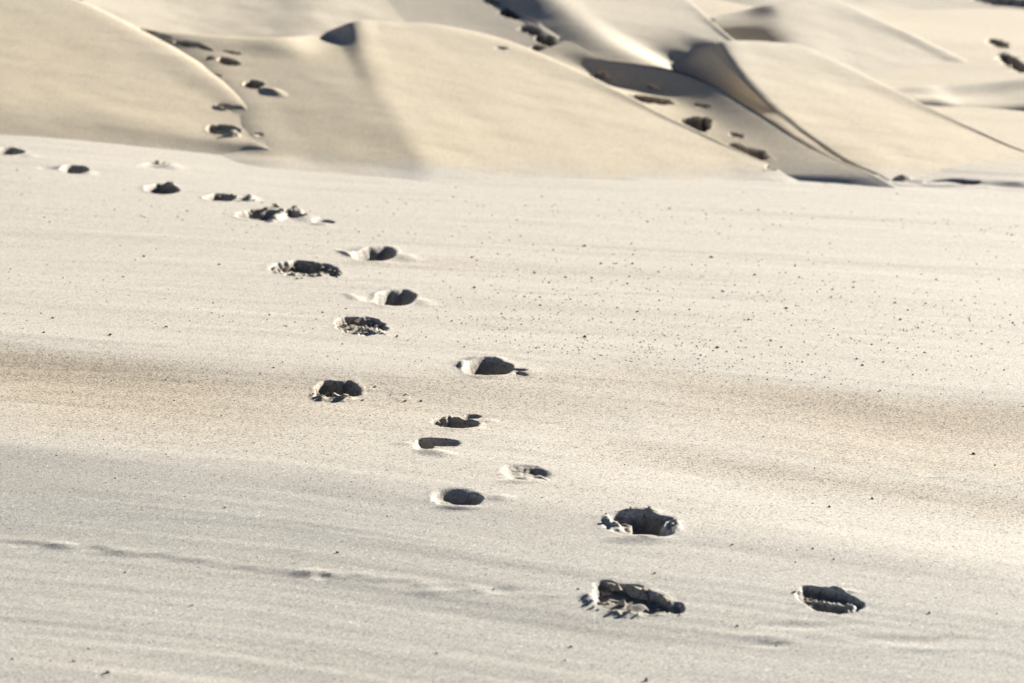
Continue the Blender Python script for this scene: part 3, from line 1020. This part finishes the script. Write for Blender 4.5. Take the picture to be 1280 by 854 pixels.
K_REF = {'G': 4, 'B': 4, 'S': 4, 'E': 4, 'K': 3}
for key, S in SHEETS.items():
    ns, nt_ = S.ns, S.nt
    s, t = np.meshgrid(np.arange(ns + 1, dtype=float), np.arange(nt_ + 1, dtype=float), indexing='ij')
    s, t = s.ravel(), t.ravel()
    P = S.full(s, t)
    Nn = normals(S, s, t)
    q = quad_index(ns, nt_)
    owner = np.full((ns, nt_), -1)
    cen = P[q].mean(2)
    for pi, pr in enumerate(PRINTS):
        if pr['sheet'] != key:
            continue
        for b in pr['blobs']:
            dx, dy = cen[..., 0] - b['c'][0], cen[..., 1] - b['c'][1]
            p = b['inv'][0, 0] * dx + b['inv'][0, 1] * dy
            qq = b['inv'][1, 0] * dx + b['inv'][1, 1] * dy
            lim = pr['grow'] if b['w'] < .75 else .9
            m = (p * p + qq * qq < lim * lim) & (owner < 0)
            owner[m] = pi
    keep = owner < 0
    fq = q[keep]
    used = np.zeros(len(P), bool)
    used[fq.ravel()] = True
    remap = np.cumsum(used) - 1
    o = make_mesh(S.name, P[used], Nn[used], remap[fq], {k: a[used] for k, a in attributes(S, P).items()}, SAND)
    tag(o, LABELS[key], 'sand' if key == 'G' else 'sand dune', None, 'structure')
    kf = K_REF.get(key, 3)
    for pi in np.unique(owner[owner >= 0]):
        ci, cj = np.nonzero(owner == pi)
        i0, i1, j0, j1 = ci.min(), ci.max() + 1, cj.min(), cj.max() + 1
        fs, ft = np.meshgrid(np.arange(i0 * kf, i1 * kf + 1) / kf, np.arange(j0 * kf, j1 * kf + 1) / kf, indexing='ij')
        shp = fs.shape
        fs, ft = fs.ravel(), ft.ravel()
        PP = S.full(fs, ft)
        NN = normals(S, fs, ft, .5 / kf)
        dz = S.disp(PP[:, 0], PP[:, 1])
        pr = PRINTS[pi]
        damp_shade = (.35 + .6 * pr['damp_shade']) * smooth(-.004, -.022, dz) + .4 * pr['damp_shade'] * smooth(.004, .02, dz)  # darkens with pit depth, painting shade into the colour along with moisture
        fqd = quad_index(shp[0] - 1, shp[1] - 1)
        msk = np.kron((owner[i0:i1, j0:j1] == pi).astype(int), np.ones((kf, kf), int)) > 0
        fqd = fqd[msk]
        us = np.zeros(len(PP), bool)
        us[fqd.ravel()] = True
        rm = np.cumsum(us) - 1
        fo = make_mesh('footprint', PP[us], NN[us], rm[fqd], {k: a[us] for k, a in attributes(S, PP, damp_shade).items()}, SAND)
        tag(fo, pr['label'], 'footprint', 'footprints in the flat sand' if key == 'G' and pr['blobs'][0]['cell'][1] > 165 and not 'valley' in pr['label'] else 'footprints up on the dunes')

# ------------------------------------------------------------------ clods and pebbles
def lump_mesh(name, seed, flat=.75, sub=3, rough=.35, cuts=7, mat=None, attr=True):
    import bmesh
    r = np.random.default_rng(seed)
    bm = bmesh.new()
    bmesh.ops.create_icosphere(bm, subdivisions=sub, radius=1)
    co = np.array([v.co[:] for v in bm.verts])
    for _ in range(cuts):
        d = r.normal(size=3)
        d /= np.linalg.norm(d)
        c = r.uniform(.28, .68)
        ex = np.maximum(co @ d - c, 0)
        co = co - ex[:, None] * d * .92
    nn = noise(co[:, 0] * 2.3 + seed, co[:, 1] * 2.3 + co[:, 2] * 1.7, seed) * .6 + noise(co[:, 0] * 6 + co[:, 2] * 3, co[:, 1] * 6 - co[:, 2] * 4, seed + 1) * .35
    co = co * (1 + rough * .4 * nn)[:, None]
    co[:, 2] *= flat
    for v, c in zip(bm.verts, co):
        v.co = c
    me = bpy.data.meshes.new(name)
    bm.to_mesh(me)
    bm.free()
    for p in me.polygons:
        p.use_smooth = mat is not CLOD
    if attr:
        n = len(me.vertices)
        for k, a in (('warm', .5), ('coarse', .3), ('fine', 0), ('damp_shade', .35)):
            me.attributes.new(k, 'FLOAT', 'POINT').data.foreach_set('value', np.full(n, a, np.float32))
    me.materials.append(mat)
    return me


CLODS = [lump_mesh('sand_clod', 100 + i, .6, 3, .22, 9, CLOD) for i in range(9)]


def surf(sheet, u, v):
    S = SHEETS[sheet]
    c = S.hit(u, v)
    return c


def seat(sheet, u, v):
    """the visible point on the pressed sand along one line of sight"""
    S = SHEETS[sheet]
    c = S.hit(u, v)
    r = ray(u, v)
    t0 = (c - CAM) @ FWD
    tt = np.linspace(t0 - .5, t0 + .8, 900)
    Q = CAM + tt[:, None] * r
    g = Q[:, 2] - H0(Q[:, 0], Q[:, 1]) - S.disp(Q[:, 0].copy(), Q[:, 1].copy())
    return Q[int(np.argmax(g <= 0))]


def clod(u, v, px, label, group=None, stretch=1.0, sink=.35):
    P = seat('G', u, v)
    dist = (P - CAM) @ FWD
    R = px / 2 / FPX * dist * random.uniform(.75, 1.3)
    o = bpy.data.objects.new('sand_clod', random.choice(CLODS))
    o.scale = (R * stretch, R * random.uniform(.8, 1.1), R * random.uniform(.85, 1.1))
    o.rotation_euler = (random.uniform(-.4, .4), random.uniform(-.4, .4), random.uniform(0, 6.28))
    o.location = (P[0], P[1], P[2] + R * (.7 - sink))
    COL.objects.link(o)
    return tag(o, label, 'sand clod', group or 'broken sand clods in the footprints')


clod(772, 743, 26, 'large upright sand clod with a black left face in the nearest footprint', stretch=.8, sink=.1)
clod(800, 748, 30, 'largest flat sand clod lying pale side up in the middle of the nearest footprint', stretch=1.1, sink=.45)
clod(835, 757, 17, 'dark sand clod at the right end of the nearest footprint', sink=.1)
clod(821, 748, 13, 'dark sand clod just left of the right end of the nearest footprint', sink=.1)
clod(779, 757, 20, 'flat sand clod on the near edge of the nearest footprint', stretch=1.3, sink=.4)
clod(755, 746, 18, 'pale sand clod at the left side of the nearest footprint', stretch=1.2)
clod(749, 757, 13, 'sand clod spilled over the left rim of the nearest footprint', stretch=1.3)
clod(762, 735, 16, 'sand clod leaning on the dark far wall of the nearest footprint', stretch=1.3)
clod(795, 737, 12, 'small sand clod against the far wall of the nearest footprint, right of centre')
clod(806, 741, 15, 'angular sand clod under the right part of the far wall in the nearest footprint')
for u, v, s in [(739, 752, 7), (742, 759, 6), (748, 763, 6), (765, 765, 6), (775, 769, 5), (797, 768, 7), (809, 764, 8), (850, 760, 7), (850, 769, 5),
                (734, 744, 4), (723, 737, 4), (812, 755, 9), (786, 764, 8), (822, 764, 7), (760, 755, 8), (787, 741, 8)]:
    clod(u, v, s, 'small crumb of sand scattered in and around the nearest footprint', 'crumbs round the nearest footprint')
for u, v, s in [(758, 643, 6), (789, 637, 9), (813, 638, 10), (758, 651, 8), (769, 656, 9), (777, 650, 6), (829, 651, 9), (841, 656, 8), (834, 662, 8)]:
    clod(u, v, s, 'small clod on the rim of the wide footprint with the black hollow', 'clods of the wide black footprint')
for u, v, s in [(1003, 738, 5), (1010, 735, 4), (1020, 737, 5), (1034, 736, 5), (1045, 737, 5), (1056, 740, 4), (993, 741, 5), (1064, 748, 5), (1072, 751, 5), (1078, 757, 5), (1052, 764, 4)]:
    clod(u, v, s, 'tiny crumb along the rim of the crisp ribbed footprint', 'crumbs of the ribbed footprint')
for u, v, s in [(430, 409, 11), (437, 404, 10), (447, 403, 12), (456, 402, 9), (463, 406, 10), (470, 409, 9), (476, 411, 8), (443, 411, 11), (452, 412, 11), (461, 414, 10), (470, 416, 8),
                (433, 416, 8), (444, 418, 7), (478, 417, 6), (455, 418, 7), (449, 407, 8), (481, 419, 5)]:
    clod(u, v, s, 'rounded sand clod heaped in the crumbled footprint beside the smooth pair', 'clods of the crumbled footprint')
clod(496, 421, 5, 'loose crumb lying just right of the crumbled footprint')
clod(510, 426, 4, 'loose crumb farther right of the crumbled footprint')
for u, v, s in [(341, 338, 10), (349, 339, 10), (357, 339, 14), (367, 337, 14), (376, 335, 13), (388, 333, 9), (397, 332, 9), (405, 337, 10), (412, 339, 10), (420, 342, 9), (425, 344, 7), (396, 338, 8), (366, 343, 7)]:
    clod(u, v, s, 'overturned dark sand clod in the long crumbled footprint', 'clods of the long crumbled footprint')
for u, v, s in [(372, 349, 6), (378, 348, 5), (381, 345, 5), (421, 347, 4), (406, 342, 4)]:
    clod(u, v, s, 'crumb fallen in front of the long crumbled footprint', 'crumbs of the long crumbled footprint')
for u, v, s in [(391, 493, 6), (397, 494, 9), (407, 495, 11), (418, 496, 12), (430, 496, 12), (440, 494, 9), (447, 493, 7), (453, 501, 7), (389, 495, 5)]:
    clod(u, v, s, 'sand clod in the row before the footprint with two hollows', 'clods of the two-hollow footprint')
for u, v, s in [(469, 484, 6), (507, 494, 6), (527, 502, 5), (506, 502, 8), (489, 494, 4)]:
    clod(u, v, s, 'loose crumb to the right of the footprint with two hollows', 'crumbs right of the two-hollow footprint')
for u, v, s in [(548, 529, 7), (555, 525, 9), (563, 522, 9), (552, 533, 6)]:
    clod(u, v, s, 'sand clod on the crumbled left lip of the footprint with a second dent', 'clods of the lipped footprint')
clod(345, 259, 13, 'dark sand clod crowning the kicked-up lump', sink=.3)
clod(369, 259, 5, 'small dark crumb standing right behind the kicked-up lump')
for u, v, s in [(316, 265, 7), (324, 264, 7), (331, 262, 8), (364, 264, 8), (374, 265, 9), (383, 268, 8)]:
    clod(u, v, s, 'small dark clod along the far rim of the kicked-up footprint', 'clods of the kicked-up footprint')
clod(276, 247, 10, 'tan sand clod lying across the small footprint', stretch=.8)
clod(311, 247, 11, 'dark pointed sand clod right of the small footprint', sink=.1)
for u, v, s in [(288, 246, 8), (295, 247, 7), (301, 249, 6), (318, 251, 6), (328, 254, 4)]:
    clod(u, v, s, 'small clod spilling right from the small footprint', 'clods of the small footprint')
for u, v, s in [(200, 232, 6), (208, 231, 7), (214, 233, 7), (219, 236, 8)]:
    clod(u, v, s, 'dark clod on the jagged rim of the grey oval footprint', 'clods of the grey oval footprint')
for u, v, s in [(80, 169, 6), (88, 169, 6), (97, 169, 7), (103, 169, 6), (174, 180, 7), (189, 180, 8), (200, 181, 6), (206, 183, 5), (197, 205, 7), (206, 204, 6)]:
    clod(u, v, s, 'small dark clod among the dents near the brow of the flat sand at upper left', 'clods at the upper left brow')

PEBS = [lump_mesh('dark_pebble', 300 + i, .7, 2, .5, 5, DARK, False) for i in range(4)]
PEBB = lump_mesh('brown_pebble', 330, .7, 2, .5, 5, BROWN, False)


def pebble(u, v, px, label, group, mesh=None):
    P = ground_hit(u, v)
    P[2] += SHEETS['G'].disp(P[:1], P[1:2])[0]
    dist = (P - CAM) @ FWD
    R = px / 2 / FPX * dist * .9
    o = bpy.data.objects.new('pebble', mesh or random.choice(PEBS))
    o.scale = (R * random.uniform(.9, 1.4), R * random.uniform(.7, 1.1), R * random.uniform(.7, 1.1))
    o.rotation_euler = (random.uniform(-.3, .3), random.uniform(-.3, .3), random.uniform(-.7, .7))
    o.location = (P[0], P[1], P[2] + R * .35)
    COL.objects.link(o)
    tag(o, label, 'pebble', group)


NAMED = [(421, 691, 5.5, 'black pebble alone on the pale slope left of the nearest footprint'),
         (135, 841, 7, 'largest black pebble near the bottom left corner'),
         (15, 824, 4.5, 'black pebble closest to the lower left corner'),
         (92, 827, 4.2, 'black pebble just left of the largest one at bottom left'),
         (110, 811, 3.6, 'small black pebble above the largest one at bottom left'),
         (240, 757, 4, 'small dark pebble below the old faint trail at left'),
         (1217, 568, 6, 'black pebble near the right edge below the coarse brown band'),
         (1244, 582, 4, 'small black pebble below the bigger one near the right edge'),
         (1090, 624, 5.5, 'black pebble in the pale sand above the ribbed footprint'),
         (1037, 634, 4.5, 'flat black pebble left of the one above the ribbed footprint'),
         (1161, 767, 5, 'black pebble right of the ribbed footprint'),
         (1246, 768, 3.6, 'small black pebble near the right edge level with the ribbed footprint'),
         (922, 783, 4.2, 'dark pebble between the two nearest prints, below them'),
         (970, 806, 4.0, 'dark pebble in the low dark dip below the ribbed footprint'),
         (714, 809, 5, 'black pebble below the nearest footprint, upper of two'),
         (706, 826, 4, 'black pebble below the nearest footprint, lower of two'),
         (546, 817, 4.2, 'dark pebble on the bottom slope left of the two below the nearest footprint'),
         (617, 736, 3.6, 'dark pebble on the old faint trail left of the nearest footprint'),
         (156, 716, 3.6, 'small dark pebble on the old faint trail at left'),
         (808, 851, 9, 'dark pebble cut off by the bottom edge of the picture'),
         (915, 681, 4, 'dark pebble in the pale sand right of the wide black footprint'),
         (1016, 686, 3.6, 'dark pebble between the wide black print and the right edge, upper'),
         (1042, 699, 3.6, 'dark pebble between the wide black print and the right edge, lower'),
         (994, 703, 3.0, 'tiny dark pebble just left of the lower one above the ribbed footprint'),
         (137, 419, 5, 'black pebble on the left flat above the brown band'),
         (66, 398, 4.5, 'black pebble high on the left flat near the edge'),
         (208, 409, 4, 'black pebble on the left flat right of the lone pair'),
         (55, 416, 4, 'dark pebble of the lone pair on the left flat'),
         (180, 321, 4.2, 'black pebble on the left flat below the row of far prints'),
         (274, 331, 4, 'black pebble left of the long crumbled footprint'),
         (731, 422, 6.5, 'black pebble between the smooth prints and the pebble field'),
         (731, 308, 5, 'largest black pebble in the upper part of the pebble field'),
         (790, 330, 5, 'flat black pebble right of the largest one in the pebble field'),
         (983, 386, 5.5, 'biggest black pebble right of the middle of the pebble field'),
         (1066, 360, 4.6, 'black pebble of a close group toward the right of the field'),
         (1118, 379, 4.6, 'black pebble in the right part of the pebble field, upper'),
         (1125, 400, 4.6, 'black pebble in the right part of the pebble field, lower'),
         (889, 322, 4.6, 'flat dark pebble near the top of the pebble field'),
         (897, 435, 4.6, 'flat dark pebble just above the brown coarse band'),
         (1003, 453, 4.2, 'dark pebble resting at the upper edge of the right brown band'),
         (1100, 489, 4.6, 'black pebble at the edge of the right brown band')]
for u, v, s, lab in NAMED:
    pebble(u, v, s * 1.02, lab, 'larger dark pebbles on the sand')
pebble(819, 717, 4.5, 'reddish brown pebble behind the nearest footprint', 'larger dark pebbles on the sand', PEBB)

for u, v, s, lab in [(590, 322, 3.6, 0), (596, 326, 3.6, 0), (668, 341, 4, 0), (707, 347, 4, 0), (740, 348, 4.2, 0), (751, 330, 3.6, 0), (770, 330, 3.4, 0), (786, 346, 4, 0), (784, 355, 3.6, 0),
                     (669, 342, 3, 0), (686, 354, 4.2, 0), (593, 360, 4, 0), (675, 372, 4, 0), (655, 371, 3.6, 0), (796, 390, 4, 0), (793, 400, 4, 0), (824, 376, 4, 0), (1170, 350, 4, 0), (994, 333, 4, 0),
                     (999, 347, 4, 0), (943, 344, 4, 0), (1039, 372, 4, 0), (1067, 353, 3.6, 0), (1040, 362, 3.6, 0), (1135, 388, 4, 0), (1147, 410, 4, 0), (936, 400, 4, 0), (1266, 404, 4, 0), (1255, 463, 4, 0),
                     (1078, 457, 4, 0), (1071, 449, 4, 0), (1104, 453, 3.6, 0), (1089, 431, 3.6, 0), (1122, 436, 3.6, 0), (1141, 469, 3.6, 0), (1031, 472, 3.6, 0), (902, 364, 3.4, 0), (904, 365, 3.4, 0)]:
    pebble(u, v, s, 'small black pebble of the scattered field right of the footprint track', 'small pebbles of the scattered field')

# the rest of the field: individuals first, then the dust of crumbs nobody could count
cand = []
for _ in range(20000):
    u, v = random.uniform(0, 1280), random.uniform(205, 640)
    dens = .03
    if u > 520:
        dens += 1.0 * math.exp(-((v - (330 + .07 * (u - 640) + 45)) / 55) ** 2) * (1 if u > 560 else (u - 520) / 40) * .5
        dens += 1.1 * math.exp(-((v - (408 + .11 * (u - 640))) / 16) ** 2) * max(0, 1 - abs(u - 740) / 330)
        dens += .9 * math.exp(-((v - (440 + .13 * (u - 740))) / 11) ** 2) * max(0, 1 - abs(u - 860) / 300)
    else:
        dens += .5 * math.exp(-((v - (398 + .06 * (u - 400))) / 12) ** 2) * max(0, 1 - abs(u - 380) / 190)
        dens += .3 * math.exp(-((v - (338 + .17 * u)) / 12) ** 2) * max(0, 1 - abs(u - 90) / 150)
        dens += .2 * math.exp(-((v - 255 - .06 * u) / 20) ** 2)
    dens += .25 * math.exp(-((v - (258 + .055 * (u - 640))) / 12) ** 2) * (u > 480)
    if v > 560:
        dens *= .35
    if random.random() < dens:
        cand.append((u, v, min(3.5, 1.3 + random.expovariate(2.2))))
near_print = lambda u, v: any(abs(u - b['cell'][0]) < 46 and abs(v - b['cell'][1]) < 14 for p in PRINTS if p['sheet'] == 'G' for b in p['blobs'][:1])
cand = [c for c in cand if not near_print(c[0], c[1])]
cand.sort(key=lambda c: -c[2])
for u, v, s in cand[:215]:
    if u < 520:
        pebble(u, v, s, 'tiny dark pebble sprinkled on the sand left of the footprint track', 'tiny pebbles left of the track')
    elif v < 300:
        pebble(u, v, s, 'tiny dark pebble in the thin band nearest the foot of the dunes', 'tiny pebbles near the dune foot')
    else:
        pebble(u, v, s, 'tiny dark pebble sprinkled between the footprint track and the right edge', 'tiny pebbles right of the track')


def scatter_stuff(name, label, cat, pts, mat):
    base = np.array([[1, 0, -.3], [-.5, .87, -.3], [-.5, -.87, -.3], [0.1, 0, .8], [.6, .5, .35], [-.7, .1, .4]])
    tri = np.array([[0, 4, 3], [0, 1, 4], [1, 3, 4], [1, 5, 3], [1, 2, 5], [2, 3, 5], [2, 0, 3], [0, 2, 1]])
    V, F = [], []
    for k, (u, v, px) in enumerate(pts):
        P = flat_hit(u, v)
        V.append((P[0], P[1], px / 2 / FPX * np.linalg.norm(P - CAM)))
    V = np.array(V)
    zz = H0(V[:, 0], V[:, 1]) + SHEETS['G'].disp(V[:, 0].copy(), V[:, 1].copy())
    out, fac = [], []
    for k in range(len(V)):
        a = random.uniform(0, 6.28)
        c_, s_ = math.cos(a), math.sin(a)
        R = V[k, 2]
        b = base * np.array([random.uniform(.8, 1.4), random.uniform(.7, 1.1), random.uniform(.7, 1.2)]) * R
        b = np.stack([b[:, 0] * c_ - b[:, 1] * s_, b[:, 0] * s_ + b[:, 1] * c_, b[:, 2]], 1)
        out.append(b + np.array([V[k, 0], V[k, 1], zz[k] + R * .2]))
        fac.append(tri + 6 * k)
    me = bpy.data.meshes.new(name)
    me.from_pydata(np.concatenate(out).tolist(), [], np.concatenate(fac).tolist())
    me.materials.append(mat)
    o = bpy.data.objects.new(name, me)
    COL.objects.link(o)
    return tag(o, label, cat, None, 'stuff')


scatter_stuff('dark_grit', 'fine dark grit sprinkled over the flat sand', 'grit', cand[215:1150], DARK)
